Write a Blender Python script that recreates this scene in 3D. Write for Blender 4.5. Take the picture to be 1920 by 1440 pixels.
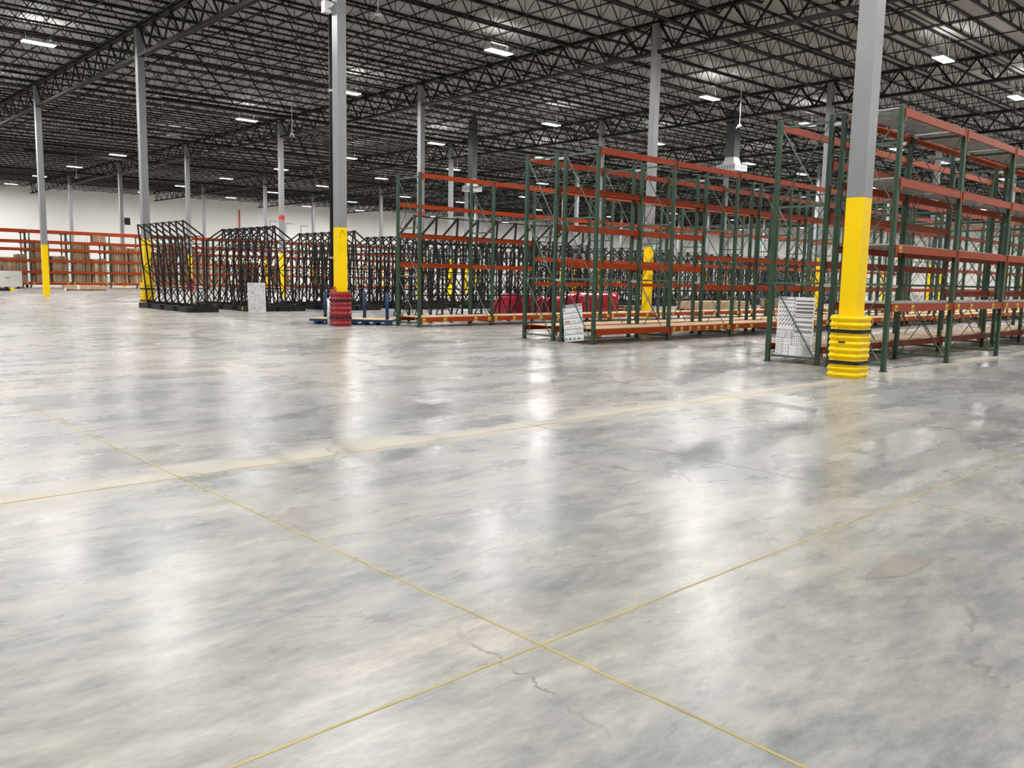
import bpy, math, random
from mathutils import Vector, Matrix
random.seed(7)
for o in list(bpy.data.objects): bpy.data.objects.remove(o)
scene = bpy.context.scene
COL = scene.collection

# ------------------------------------------------------------------ camera
F_PX = 1581.81
PITCH, ROLL, YAW, CAM_H = 0.1245, 0.0193, 0.8189, 1.587
fw = Vector((math.cos(YAW)*math.cos(PITCH), math.sin(YAW)*math.cos(PITCH), -math.sin(PITCH)))
r0 = Vector((math.sin(YAW), -math.cos(YAW), 0)); u0 = r0.cross(fw)
rt = r0*math.cos(ROLL)+u0*math.sin(ROLL); up = -r0*math.sin(ROLL)+u0*math.cos(ROLL)
cd = bpy.data.cameras.new('camera'); cam = bpy.data.objects.new('camera', cd); COL.objects.link(cam)
cd.sensor_fit = 'HORIZONTAL'; cd.sensor_width = 36; cd.lens = 36*F_PX/1920; cd.clip_end = 600; cd.clip_start = .05
m = Matrix((rt, up, -fw)).transposed().to_4x4(); m.translation = Vector((0, 0, CAM_H)); cam.matrix_world = m
scene.camera = cam
def project(x, y, z):
    d = Vector((x, y, z-CAM_H)); w = d.dot(fw)
    return (960+F_PX*d.dot(rt)/w, 720-F_PX*d.dot(up)/w, w)

# ------------------------------------------------------------------ world, exposure
LAMP = 640.0          # radiance of a high-bay lens
LAMP_W = LAMP*math.pi*1.2*.36
UPLIGHT_W = 34.0
w = bpy.data.worlds.new('hall_air'); scene.world = w; w.use_nodes = True
w.node_tree.nodes['Background'].inputs[0].default_value = (.9, .95, 1, 1)
w.node_tree.nodes['Background'].inputs[1].default_value = .05
cy_ = scene.cycles; cy_.use_adaptive_sampling = True; cy_.adaptive_threshold = .3; cy_.adaptive_min_samples = 24; cy_.sample_clamp_indirect = 4
cy_.max_bounces = 3; cy_.diffuse_bounces = 3; cy_.glossy_bounces = 2; cy_.transmission_bounces = 1
vs = scene.view_settings
vs.view_transform = 'Standard'; vs.look = 'None'; vs.gamma = 1; vs.exposure = 0.08; vs.use_curve_mapping = False

# ------------------------------------------------------------------ grid of the hall (metres)
AX, AY, SX, SY = 14.22, 6.68, 15.44, 16.49
HT, HG, YEL = 12.15, 11.0, 3.048
SLOPE = 0.0118
X0, X1, Y0, Y1 = AX-2.4*SX, AX+9*SX+.2, AY-1.6*SY, AY+7*SY
def rise(x): return SLOPE*(x-AX)
DECK = HT+.30

# ------------------------------------------------------------------ helpers
def link(o): COL.objects.link(o); return o
class MB:
    def __init__(s): s.v = []; s.f = []; s.m = []
    def quad(s, pts, mi=0):
        b = len(s.v); s.v += [tuple(p) for p in pts]; s.f.append(tuple(range(b, b+len(pts)))); s.m.append(mi)
    def box(s, x0, x1, y0, y1, z0, z1, mi=0):
        b = len(s.v)
        s.v += [(x0,y0,z0),(x1,y0,z0),(x1,y1,z0),(x0,y1,z0),(x0,y0,z1),(x1,y0,z1),(x1,y1,z1),(x0,y1,z1)]
        for q in ((0,3,2,1),(4,5,6,7),(0,1,5,4),(1,2,6,5),(2,3,7,6),(3,0,4,7)):
            s.f.append(tuple(b+i for i in q)); s.m.append(mi)
        return s
    def bar(s, p, q, a, c=None, mi=0, upv=(0,0,1)):
        c = a if c is None else c
        p = Vector(p); q = Vector(q); d = (q-p).normalized(); uv = Vector(upv)
        if abs(d.dot(uv)) > .97: uv = Vector((1,0,0))
        n = d.cross(uv).normalized()*a/2; t = n.cross(d).normalized()*c/2
        b = len(s.v)
        for e in (p, q): s.v += [tuple(e-n-t), tuple(e+n-t), tuple(e+n+t), tuple(e-n+t)]
        for k in ((0,1,2,3),(7,6,5,4),(0,4,5,1),(1,5,6,2),(2,6,7,3),(3,7,4,0)):
            s.f.append(tuple(b+i for i in k)); s.m.append(mi)
        return s
    def tube(s, p, q, r, n=10, r2=None, mi=0, cap=True):
        r2 = r if r2 is None else r2
        p = Vector(p); q = Vector(q); d = (q-p).normalized()
        uv = Vector((0,0,1)) if abs(d.z) < .9 else Vector((1,0,0))
        a = d.cross(uv).normalized(); c = d.cross(a)
        b = len(s.v)
        for e, rr in ((p, r), (q, r2)):
            for k in range(n):
                t = 2*math.pi*k/n; s.v.append(tuple(e+(a*math.cos(t)+c*math.sin(t))*rr))
        for k in range(n):
            s.f.append((b+k, b+(k+1)%n, b+n+(k+1)%n, b+n+k)); s.m.append(mi)
        if cap:
            s.f.append(tuple(b+n-1-k for k in range(n))); s.m.append(mi)
            s.f.append(tuple(b+n+k for k in range(n))); s.m.append(mi)
        return s
    def loft(s, rings, mi=0, cap=True):
        b = len(s.v); n = len(rings[0])
        for R_ in rings: s.v += [tuple(p) for p in R_]
        for i in range(len(rings)-1):
            for k in range(n):
                s.f.append((b+i*n+k, b+i*n+(k+1)%n, b+(i+1)*n+(k+1)%n, b+(i+1)*n+k)); s.m.append(mi)
        if cap:
            s.f.append(tuple(b+n-1-k for k in range(n))); s.m.append(mi)
            s.f.append(tuple(b+(len(rings)-1)*n+k for k in range(n))); s.m.append(mi)
        return s
    def mesh(s, name, mats, smooth=False):
        me = bpy.data.meshes.new(name); me.from_pydata(s.v, [], s.f)
        for mt in (mats if isinstance(mats, (list, tuple)) else [mats]): me.materials.append(mt)
        me.polygons.foreach_set('material_index', s.m)
        if smooth: me.polygons.foreach_set('use_smooth', [True]*len(me.polygons))
        me.update(); return me
def obj(name, me, parent=None, loc=(0,0,0), rot=(0,0,0), scale=(1,1,1)):
    o = bpy.data.objects.new(name, me); link(o); o.parent = parent
    o.location = loc; o.rotation_euler = rot; o.scale = scale
    return o
def tag(o, label, cat, group=None):
    o['label'] = label; o['category'] = cat
    if group: o['group'] = group
    return o
def thing(name, label, cat, loc=(0,0,0), rotz=0, group=None):
    o = obj(name, None, None, loc, (0,0,rotz)); o.empty_display_size = .2
    return tag(o, label, cat, group)
def struct(name, me, loc=(0,0,0)):
    o = obj(name, me, None, loc); o['kind'] = 'structure'; return o
def copy_tree(o, parent=None):
    c = o.copy(); link(c); c.parent = parent
    for ch in o.children: copy_tree(ch, c)
    return c

CACHE = {}
def cached(key, fn):
    if key not in CACHE: CACHE[key] = fn()
    return CACHE[key]

# ------------------------------------------------------------------ materials
def new_mat(name):
    mt = bpy.data.materials.new(name); mt.use_nodes = True
    nt = mt.node_tree; return mt, nt, nt.nodes['Principled BSDF']
def N(nt, typ, **kw):
    n = nt.nodes.new(typ)
    for k, v in kw.items():
        if k.startswith('i_'): n.inputs[int(k[2:])].default_value = v
        else: setattr(n, k, v)
    return n
def ramp(nt, src, stops):
    r = nt.nodes.new('ShaderNodeValToRGB'); e = r.color_ramp.elements
    while len(e) < len(stops): e.new(.5)
    for i, (p, c) in enumerate(stops):
        e[i].position = p; e[i].color = (c if len(c) == 4 else tuple(c)+(1,))
    nt.links.new(src, r.inputs[0]); return r
def noise(nt, vec, scale, detail=4, rough=.55, dist=0.0):
    n = nt.nodes.new('ShaderNodeTexNoise'); n.inputs['Scale'].default_value = scale
    n.inputs['Detail'].default_value = detail; n.inputs['Roughness'].default_value = rough
    n.inputs['Distortion'].default_value = dist
    if vec is not None: nt.links.new(vec, n.inputs['Vector'])
    return n
def math_(nt, op, a, b=None, c=None, clamp=False):
    n = nt.nodes.new('ShaderNodeMath'); n.operation = op; n.use_clamp = clamp
    for i, x in enumerate((a, b, c)):
        if x is None: continue
        if isinstance(x, (int, float)): n.inputs[i].default_value = x
        else: nt.links.new(x, n.inputs[i])
    return n.outputs[0]
def mixc(nt, fac, a, b, mode='MIX'):
    n = nt.nodes.new('ShaderNodeMix'); n.data_type = 'RGBA'; n.blend_type = mode
    for s, x in ((0, fac), (6, a), (7, b)):
        if isinstance(x, (int, float)): n.inputs[s].default_value = x
        elif isinstance(x, tuple): n.inputs[s].default_value = x if len(x) == 4 else x+(1,)
        else: nt.links.new(x, n.inputs[s])
    return n.outputs[2]
def paint(name, col, rough=.45, var=.12, scale=6, metallic=0, spec=.5):
    mt, nt, b = new_mat(name)
    tc = N(nt, 'ShaderNodeTexCoord'); n = noise(nt, tc.outputs['Object'], scale, 1)
    lo = tuple(c*(1-var) for c in col); hi = tuple(min(1, c*(1+var)) for c in col)
    r = ramp(nt, n.outputs[0], [(.3, lo), (.7, hi)])
    nt.links.new(r.outputs[0], b.inputs['Base Color'])
    b.inputs['Roughness'].default_value = rough; b.inputs['Metallic'].default_value = metallic
    b.inputs['Specular IOR Level'].default_value = spec
    return mt
def emit(name, col, strength):
    mt = bpy.data.materials.new(name); mt.use_nodes = True; nt = mt.node_tree; nt.nodes.clear()
    e = nt.nodes.new('ShaderNodeEmission'); e.inputs[0].default_value = tuple(col)+(1,); e.inputs[1].default_value = strength
    o = nt.nodes.new('ShaderNodeOutputMaterial'); nt.links.new(e.outputs[0], o.inputs[0]); return mt

M = {}
M['black'] = paint('black_steel', (.010,.0095,.010), .5, .25, spec=.3)
M['joist'] = paint('joist_primer', (.011,.010,.0105), .55, .3, spec=.25)
M['grey'] = paint('column_grey', (.245,.25,.262), .4, .05, 2)
M['yellow'] = paint('safety_yellow', (.98,.66,.0), .45, .02, 3, spec=.2)
M['plastic_yellow'] = paint('yellow_plastic', (1.0,.67,.0), .38, .02, 3, spec=.25)
M['red'] = paint('safety_red', (.29,.010,.017), .35, .06)
M['signred'] = paint('sign_red', (.55,.02,.02), .5, .05)
M['strap'] = paint('strap_black', (.006,.006,.006), .6, .1)
M['orange'] = paint('beam_orange', (.31,.039,.005), .42, .10, 3, spec=.15)
M['ply'] = paint('plywood', (.56,.38,.20), .65, .16, 2.5)
M['label'] = paint('label_yellow', (.85,.62,.03), .5, .03)
M['ink'] = paint('print_ink', (.02,.02,.022), .6, .05)
M['inkgrey'] = paint('print_grey', (.35,.36,.38), .6, .1)
M['inkred'] = paint('print_red', (.5,.25,.2), .6, .1)
M['board'] = paint('board_white', (.80,.80,.82), .5, .02)
M['white'] = paint('white_plastic', (.75,.75,.73), .4, .03)
M['offwhite'] = paint('white_laminate', (.62,.61,.59), .5, .05, 1.5)
M['blue'] = paint('cart_blue', (.010,.042,.125), .45, .1, spec=.3)
M['zinc'] = paint('galvanised', (.50,.51,.52), .35, .12, 12, .6)
M['zincdeck'] = paint('galvanised_deck', (.42,.43,.43), .4, .12, 5, .5)
M['card'] = paint('cardboard', (.27,.18,.108), .8, .15, 1.5)
M['carddark'] = paint('cardboard_dark', (.22,.135,.08), .8, .15, 1.5)
M['cardlight'] = paint('cardboard_light', (.46,.335,.22), .75, .12, 2)
M['fixture'] = paint('fixture_white', (.55,.55,.55), .4, .03)
M['teal'] = emit('sign_glow', (.35,.8,.68), .8)
M['ductgrey'] = paint('duct_grey', (.09,.095,.10), .5, .1)
M['brass'] = paint('brass', (.6,.4,.15), .35, .1, 6, .8)
M['dust'] = paint('bare_timber', (.25,.18,.12), .8, .2)
M['lens'] = emit('lamp_lens', (1,.98,.945), 4.0)
M['lens'].cycles.emission_sampling = 'NONE'

# green upright paint with the column of punched holes
def perforated():
    mt, nt, b = new_mat('rack_green')
    tc = N(nt, 'ShaderNodeTexCoord'); sp = N(nt, 'ShaderNodeSeparateXYZ'); nt.links.new(tc.outputs['Object'], sp.inputs[0])
    mn = math_(nt, 'MINIMUM', math_(nt, 'ABSOLUTE', sp.outputs[0]), math_(nt, 'ABSOLUTE', sp.outputs[1]))
    fz = math_(nt, 'MULTIPLY', math_(nt, 'SUBTRACT', math_(nt, 'FRACT', math_(nt, 'MULTIPLY', sp.outputs[2], 1/.0508)), .5), .0508)
    d = math_(nt, 'SQRT', math_(nt, 'ADD', math_(nt, 'MULTIPLY', mn, mn), math_(nt, 'MULTIPLY', fz, fz)))
    hole = math_(nt, 'LESS_THAN', d, .0115)
    n = noise(nt, tc.outputs['Object'], 5, 3)
    r = ramp(nt, n.outputs[0], [(.3, (.030,.066,.039)), (.7, (.040,.084,.051))])
    nt.links.new(mixc(nt, hole, r.outputs[0], (.006,.010,.008)), b.inputs['Base Color'])
    b.inputs['Roughness'].default_value = .45; b.inputs['Specular IOR Level'].default_value = .3
    return mt
M['green'] = perforated()
M['brace'] = paint('brace_green', (.062,.098,.069), .4, .15)
M['wrap'] = paint('red_wrap', (.36,.006,.03), .18, .25, 9)

def wall_mat():
    mt, nt, b = new_mat('painted_wall')
    tc = N(nt, 'ShaderNodeTexCoord'); n = noise(nt, tc.outputs['Object'], .15, 5)
    r = ramp(nt, n.outputs[0], [(.3, (.86,.845,.82)), (.7, (.90,.885,.865))])
    nt.links.new(r.outputs[0], b.inputs['Base Color']); b.inputs['Roughness'].default_value = .7
    return mt
M['wall'] = wall_mat()
def deck_mat():
    mt, nt, b = new_mat('roof_deck')
    tc = N(nt, 'ShaderNodeTexCoord'); n = noise(nt, tc.outputs['Object'], .3, 2)
    r = ramp(nt, n.outputs[0], [(.3, (.43,.425,.41)), (.7, (.50,.49,.475))])
    nt.links.new(r.outputs[0], b.inputs['Base Color']); b.inputs['Roughness'].default_value = .5
    return mt
M['deck'] = deck_mat()

def floor_mat():
    mt, nt, b = new_mat('polished_concrete')
    L = nt.links
    tc = N(nt, 'ShaderNodeTexCoord'); co = tc.outputs['Object']
    mp = N(nt, 'ShaderNodeMapping'); L.new(co, mp.inputs[0]); mp.inputs['Rotation'].default_value = (0,0,.72); mp.inputs['Scale'].default_value = (.6,1.5,1)
    big = noise(nt, co, .22, 4, .62, .4); mid = noise(nt, mp.outputs[0], .9, 5, .68, .35); fine = noise(nt, mp.outputs[0], 4.5, 4, .75)
    v = math_(nt, 'ADD', math_(nt, 'MULTIPLY', big.outputs[0], .32), math_(nt, 'ADD', math_(nt, 'MULTIPLY', mid.outputs[0], .34), math_(nt, 'MULTIPLY', fine.outputs[0], .34)))
    base = ramp(nt, v, [(.37, (.16,.165,.172)), (.45, (.255,.257,.258)), (.53, (.35,.344,.333)), (.63, (.495,.482,.463))])
    tr = ramp(nt, big.outputs[1], [(.35, (.955,1.0,1.02)), (.65, (1.05,1.0,.93))])
    colr = mixc(nt, 1.0, base.outputs[0], tr.outputs[0], 'MULTIPLY')
    sp = N(nt, 'ShaderNodeSeparateXYZ'); L.new(co, sp.inputs[0])
    # pale dust raked along the construction joint
    dy = math_(nt, 'ABSOLUTE', math_(nt, 'SUBTRACT', sp.outputs[1], 6.54))
    dd = math_(nt, 'SUBTRACT', math_(nt, 'ADD', .36, math_(nt, 'MULTIPLY', math_(nt, 'SUBTRACT', mid.outputs[0], .5), 1.3)), dy)
    dm = math_(nt, 'MULTIPLY', math_(nt, 'MULTIPLY', dd, 2.6, clamp=True), .72)
    colr = mixc(nt, dm, colr, (.52,.47,.395))
    # burnished darker travel lane; long ellipse before the nearest rack is painted-in shade
    for cx, cy, rx, ry, a in ((6.0,10.2,4.6,3.0,.42),(15.5,4.4,5.0,1.3,.40),(6.6,3.9,1.6,.8,.28),(3.9,4.1,.9,.7,.22)):
        qx = math_(nt, 'DIVIDE', math_(nt, 'SUBTRACT', sp.outputs[0], cx), rx); qy = math_(nt, 'DIVIDE', math_(nt, 'SUBTRACT', sp.outputs[1], cy), ry)
        q = math_(nt, 'ADD', math_(nt, 'MULTIPLY', qx, qx), math_(nt, 'MULTIPLY', qy, qy))
        q = math_(nt, 'SUBTRACT', 1.0, math_(nt, 'ADD', q, math_(nt, 'MULTIPLY', math_(nt, 'SUBTRACT', mid.outputs[0], .5), 2.4)), clamp=True)
        colr = mixc(nt, math_(nt, 'MULTIPLY', q, a), colr, (.17,.195,.215))
    # tyre arcs
    tm = None
    for cx, cy, rad, wid, a in ((13.5,19.5,5.1,.18,.6),(13.2,20.2,6.6,.14,.45),(2.0,15.0,6.9,.16,.55),(1.0,14.0,8.6,.12,.45),(9.0,5.2,5.1,.14,.5),(9.5,5.8,6.1,.11,.4),(17,8.5,6.8,.11,.45),(5.5,29,9.0,.15,.5)):
        ax = math_(nt, 'SUBTRACT', sp.outputs[0], cx); ay = math_(nt, 'SUBTRACT', sp.outputs[1], cy)
        dr = math_(nt, 'SQRT', math_(nt, 'ADD', math_(nt, 'MULTIPLY', ax, ax), math_(nt, 'MULTIPLY', ay, ay)))
        e = math_(nt, 'SUBTRACT', 1.0, math_(nt, 'DIVIDE', math_(nt, 'ABSOLUTE', math_(nt, 'SUBTRACT', dr, rad)), wid), clamp=True)
        e = math_(nt, 'MULTIPLY', e, a)
        tm = e if tm is None else math_(nt, 'MAXIMUM', tm, e)
    pn = noise(nt, co, .35, 1)
    patch = ramp(nt, pn.outputs[0], [(.42, (0,0,0)), (.55, (1,1,1))])
    tm = math_(nt, 'MULTIPLY', tm, math_(nt, 'MULTIPLY', patch.outputs[0], math_(nt, 'MULTIPLY', fine.outputs[0], 1.6), clamp=True))
    colr = mixc(nt, tm, colr, (.06,.065,.07))
    # hairline cracks
    vv = N(nt, 'ShaderNodeTexVoronoi', feature='DISTANCE_TO_EDGE'); vv.inputs['Scale'].default_value = .42
    wv = N(nt, 'ShaderNodeVectorMath', operation='ADD'); L.new(co, wv.inputs[0])
    ws = N(nt, 'ShaderNodeVectorMath', operation='SCALE'); ws.inputs[3].default_value = .55; L.new(mid.outputs[1], ws.inputs[0]); L.new(ws.outputs[0], wv.inputs[1]); L.new(wv.outputs[0], vv.inputs['Vector'])
    ck = math_(nt, 'SUBTRACT', 1.0, math_(nt, 'MULTIPLY', vv.outputs[0], 150.0), clamp=True)
    cmk = ramp(nt, pn.outputs[0], [(.47, (0,0,0)), (.57, (1,1,1))])
    cbr = ramp(nt, fine.outputs[0], [(.42, (0,0,0)), (.52, (1,1,1))])
    ck = math_(nt, 'MULTIPLY', math_(nt, 'MULTIPLY', ck, cmk.outputs[0]), math_(nt, 'MULTIPLY', cbr.outputs[0], .8))
    colr = mixc(nt, ck, colr, (.10,.09,.08))
    L.new(colr, b.inputs['Base Color'])
    rr = ramp(nt, mid.outputs[0], [(.3, (.22,)*3), (.7, (.34,)*3)])
    L.new(math_(nt, 'ADD', rr.outputs[0], math_(nt, 'MULTIPLY', dm, .25)), b.inputs['Roughness'])
    b.inputs['Specular IOR Level'].default_value = .14
    return mt
M['floor'] = floor_mat()
M['patch'] = paint('concrete_patch', (.27,.245,.225), .35, .12, 4)
M['joint'] = paint('joint_filler', (.36,.29,.10), .6, .2, 3)

# ------------------------------------------------------------------ floor, walls
fl = struct('floor', MB().box(X0, X1, Y0, Y1, -.15, 0).mesh('floor', M['floor']))
for k in range(-6, 20):
    y = 6.44+k*4.0 if k <= 0 else 6.44+k*4.12
    if k == -1: y = 2.467
    wdt = .016 if k == 0 else .013
    obj('floor_joint', MB().box(X0, X1, y-wdt/2, y+wdt/2, -.01, .0012).mesh('floor_joint', M['joint']), fl)
for k in range(-8, 14):
    x = 2.51+k*3.86; wdt = .014 if k == 0 else .007
    obj('floor_joint', MB().box(x-wdt/2, x+wdt/2, Y0, Y1, -.01, .0016).mesh('floor_joint', M['joint']), fl)
for pts in (((4.42,1.93),(4.67,1.78),(5.15,1.79),(4.99,1.99)), ((2.55,4.91),(2.58,4.66),(2.84,5.01),(2.76,5.16))):
    b = MB(); b.quad([(x, y, .0010) for x, y in pts]); obj('floor_patch', b.mesh('floor_patch', M['patch']), fl)

ztop = DECK+rise(X1)+.3
def wall(name, a, c, n_panel, axis):
    st = MB()
    if axis == 'x': st.box(a[0], c[0], a[1], c[1], -.1, ztop)
    else: st.box(a[0], c[0], a[1], c[1], -.1, ztop)
    return struct(name, st.mesh(name, M['wall']))
wall('wall_back', (X0, Y1+.02), (X1, Y1+.3), 0, 'x')
wall('wall_right', (X1+.02, Y0), (X1+.3, Y1), 0, 'y')
wall('wall_left', (X0-.3, Y0), (X0-.02, Y1), 0, 'y')
wall('wall_front', (X0, Y0-.3), (X1, Y0-.02), 0, 'x')

# ------------------------------------------------------------------ ceiling: ribbed deck, joists, girders, bridging
b = MB(); P_ = .1524; n = int((X1-X0)/P_)+1; prof = []
for i in range(n):
    x = X0+i*P_
    prof += [(x, 0), (x+.05, 0), (x+.065, .04), (x+.137, .04)]
bi = 0
for x, z in prof: b.v += [(x, Y0, DECK+rise(x)+z), (x, Y1, DECK+rise(x)+z)]
for k in range(len(prof)-1): b.f.append((2*k, 2*k+1, 2*k+3, 2*k+2)); b.m.append(0)
b.quad([(X0, Y0, DECK+rise(X0)+.2), (X1, Y0, DECK+rise(X1)+.2), (X1, Y1, DECK+rise(X1)+.2), (X0, Y1, DECK+rise(X0)+.2)])
ceil = struct('ceiling', b.mesh('ceiling', M['deck']))

def joist_mb():
    j = MB(); Lh = SX-.06; D = .84
    for s in (-1, 1):
        j.box(.03, Lh, s*.04-.028, s*.04+.028, -.07, -.002)
        j.box(.9, Lh-.9, s*.036-.026, s*.036+.026, -D, -D+.06)
    npan = 12; pw = (Lh-1.2)/npan
    for k in range(npan):
        xa = .6+k*pw; xm = xa+pw/2
        j.bar((xa, 0, -.04), (xm, 0, -D+.03), .034)
        j.bar((xm, 0, -D+.03), (xa+pw, 0, -.04), .022)
        j.bar((xm, 0, -D+.03), (xm, 0, -.04), .018)
    j.bar((.05, 0, -.05), (.9, 0, -D+.03), .035); j.bar((Lh-.05, 0, -.05), (Lh-.9, 0, -D+.03), .035)
    return j
jm = joist_mb(); jmesh = jm.mesh('roof_joist', M['joist'])
JP = SY/9; tilt = -math.atan(SLOPE)
allj = []
for i in range(-3, 9):
    xa = AX+i*SX
    if xa < X0-1 and xa+SX < X0: continue
    for k in range(-14, 63):
        y = AY+k*JP+.0
        if y < Y0+.3 or y > Y1-.2: continue
        vis = False; dist = 1e9
        for t in (.0, .25, .5, .75, 1):
            p = project(xa+t*SX, y, DECK+rise(xa)-.4)
            if p[2] > 1 and -20 < p[0] < 1940 and p[1] > -20: vis = True; dist = min(dist, p[2])
        allj.append((0 if vis else 1, dist if vis else math.hypot(xa+SX/2, y), max(xa, X0-0), y))
allj.sort()
for q, (v_, d_, xa, y) in enumerate(allj[:300]):
    obj('roof_joist', jmesh, ceil, (xa, y, DECK+rise(xa)), (0, tilt, 0))
rest = MB(); rm = Matrix.Rotation(tilt, 3, 'Y'); base_v = [rm @ Vector(v) for v in jm.v]
for (v_, d_, xa, y) in allj[300:]:
    o_ = len(rest.v); off = Vector((xa, y, DECK+rise(xa)))
    rest.v += [tuple(v+off) for v in base_v]; rest.f += [tuple(i+o_ for i in f) for f in jm.f]; rest.m += jm.m
o = obj('distant_roof_joists', rest.mesh('distant_roof_joists', M['joist']), ceil); o['kind'] = 'stuff'; o['label'] = 'dark roof joists receding in the distance'

def girder_mb():
    g = MB(); D = HT+.12-HG
    for s in (-1, 1):
        g.box(s*.075-.055, s*.075+.055, .0, SY, -.13, 0)
        g.box(s*.07-.055, s*.07+.055, .15, SY-.15, -D-.07, -D+.06)
    for k in range(9):
        ya = k*JP; ym = ya+JP/2; yb = ya+JP
        th = .11 if k in (0, 8) else .085
        g.bar((0, ya if k else .15, -.1), (0, ym, -D), th, .05, upv=(1,0,0))
        g.bar((0, ym, -D), (0, yb if k < 8 else SY-.15, -.1), th, .05, upv=(1,0,0))
        if k in (0, 8): g.bar((0, .2 if k == 0 else SY-.2, -.16), (0, (1.5*JP) if k == 0 else SY-1.5*JP, -D), .07, .05, upv=(1,0,0))
    return g
gmesh = girder_mb().mesh('joist_girder', M['joist'])
for i in range(-2, 10):
    for j in range(-2, 7):
        if AY+j*SY < Y0-1: continue
        obj('joist_girder', gmesh, ceil, (AX+i*SX, AY+j*SY, HT+.12+rise(AX+i*SX)))
bm_ = MB().box(-.025, .025, 0, Y1-Y0, -.02, .02).mesh('bridging', M['joist'])
for i in range(-2, 9):
    for t in (.2, .4, .6, .8):
        x = AX+(i+t)*SX
        obj('bridging', bm_, ceil, (x, Y0, DECK+rise(x)-.09)); obj('bridging', bm_, ceil, (x, Y0, DECK+rise(x)-.87))
pipe = MB().tube((0, 0, 0), (X1-X0, 0, SLOPE*(X1-X0)), .035, 8).mesh('sprinkler_pipe', M['joist'])
for k in range(-4, 36):
    y = AY+1.1+k*JP*4
    if Y0 < y < Y1-1: obj('sprinkler_pipe', pipe, ceil, (X0, y, DECK+rise(X0)-.30))
for y in (AY+2.6*SY, AY+3.5*SY, AY+4.4*SY, AY+5.3*SY):
    obj('duct_main', MB().tube((AX+SX*.3, 0, 0), (AX+5*SX, 0, .6), .11, 10).mesh('duct_main', M['joist']), ceil, (0, y, DECK-1.2))

# ------------------------------------------------------------------ columns
CW = .305
def column_meshes(h):
    up_ = MB().box(-CW/2, CW/2, -CW/2, CW/2, YEL, h).mesh('shaft', M['grey'])
    lo_ = MB().box(-CW/2, CW/2, -CW/2, CW/2, 0.004, YEL).mesh('painted_base', M['yellow'])
    return up_, lo_
plate = MB().box(-.26, .26, -.26, .26, 0, .02).mesh('base_plate', M['grey'])
cap = MB().box(-.22, .22, -.28, .28, 0, .03).mesh('cap_plate', M['joist'])
NAMED = {(0,0): 'nearest grey and yellow steel column with a yellow plastic guard',
 (0,1): 'grey and yellow column with a red plastic guard and black riser pipe',
 (0,2): 'column with yellow guard behind the leftmost black rack',
 (0,3): 'bare yellow-footed column standing alone at far left on open floor',
 (1,1): 'column rising through the middle of the racks without a guard',
 (1,2): 'column just behind the end of the single orange-beamed rack',
 (1,3): 'column with a red band, rising behind the second black rack',
 (1,4): 'column with red foot guard behind the leftmost black rack',
 (1,5): 'far left column carrying a black screen above the orange racks',
 (1,6): 'thin distant column at the left wall beside the last lamp',
 (2,1): 'column standing behind the nearest rack beside the nearest column',
 (2,2): 'distant column between the left and the middle rack, seen above both',
 (2,3): 'distant column rising behind the long orange top beam of the left rack'}
COLS = {}
for i in range(-2, 9):
    h = HT+rise(AX+i*SX); um, lm = column_meshes(h)
    for j in range(-1, 7):
        x, y = AX+i*SX, AY+j*SY
        p = project(x, y, 1)
        if p[2] < 1 or not -120 < p[0] < 2040: continue
        if (i, j) in NAMED: t = thing('steel_column', NAMED[(i, j)], 'column', (x, y, 0), group='steel columns of the hall')
        else: t = thing('steel_column', 'small grey steel column far back in the hall', 'column', (x, y, 0), group='distant steel columns')
        obj('shaft', um, t); obj('painted_base', lm, t); obj('cap_plate', cap, t, (0, 0, h-.005))
        COLS[(i, j)] = t
def rrect(half, rad, z, n=6, grow=0):
    pts = []
    for q, (sx, sy) in enumerate(((1,1),(-1,1),(-1,-1),(1,-1))):
        for k in range(n+1):
            a = math.pi/2*q+math.pi/2*k/n
            pts.append((sx*(half-rad)+math.cos(a)*(rad+grow), sy*(half-rad)+math.sin(a)*(rad+grow), z))
    return pts
def guard(cx, cy, mat, label, h=1.07, half=.285, nrib=10):
    t = thing('column_guard', label, 'column guard', (cx, cy, 0), group='plastic column guards')
    g = MB(); rings = []
    steps = nrib*8
    inner_z = h
    for s in range(steps+1):
        z = h*s/steps; ph = (s/8) % 1
        gr = -.028*abs(math.cos(math.pi*ph))**3
        if s == 0 or s == steps: gr = -.02
        rings.append(rrect(half, .13, z, 6, gr))
    g.loft(rings, cap=False)
    top = rings[-1]; inn = rrect(CW/2+.012, .02, h)
    g.loft([top, inn, rrect(CW/2+.012, .02, h-.3)], cap=False)
    obj('shell', g.mesh('shell', mat, True), t)
    for zf in (.25, .75):
        st = MB(); z = h*zf
        st.loft([rrect(half, .13, z-.032, 6, .0), rrect(half, .13, z-.032, 6, .006), rrect(half, .13, z+.032, 6, .006), rrect(half, .13, z+.032, 6, .0)], cap=False)
        obj('strap', st.mesh('strap', M['strap']), t)
    sm = MB()
    for s in (-1, 1): sm.box(half*.995-.012 if s > 0 else -half-.002, half+.002 if s > 0 else -half*.995+.012, .10, .112, .01, h-.01)
    for s in (-1, 1): sm.box(.10, .112, half*.995-.012 if s > 0 else -half-.002, half+.002 if s > 0 else -half*.995+.012, .01, h-.01)
    obj('seam', sm.mesh('seam', mat), t)
    return t
gA = guard(AX, AY, M['plastic_yellow'], 'ribbed yellow plastic guard with two black straps around the nearest column')
lb = MB().box(-.289, -.285, -.06, .06, .60, .63).mesh('maker_label', M['ink'])
obj('maker_label', lb, gA)
guard(AX, AY+SY, M['red'], 'ribbed red plastic guard with two black straps around a column foot', nrib=7)
guard(AX, AY+2*SY, M['plastic_yellow'], 'ribbed yellow plastic guard seen behind the leftmost black rack')
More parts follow.
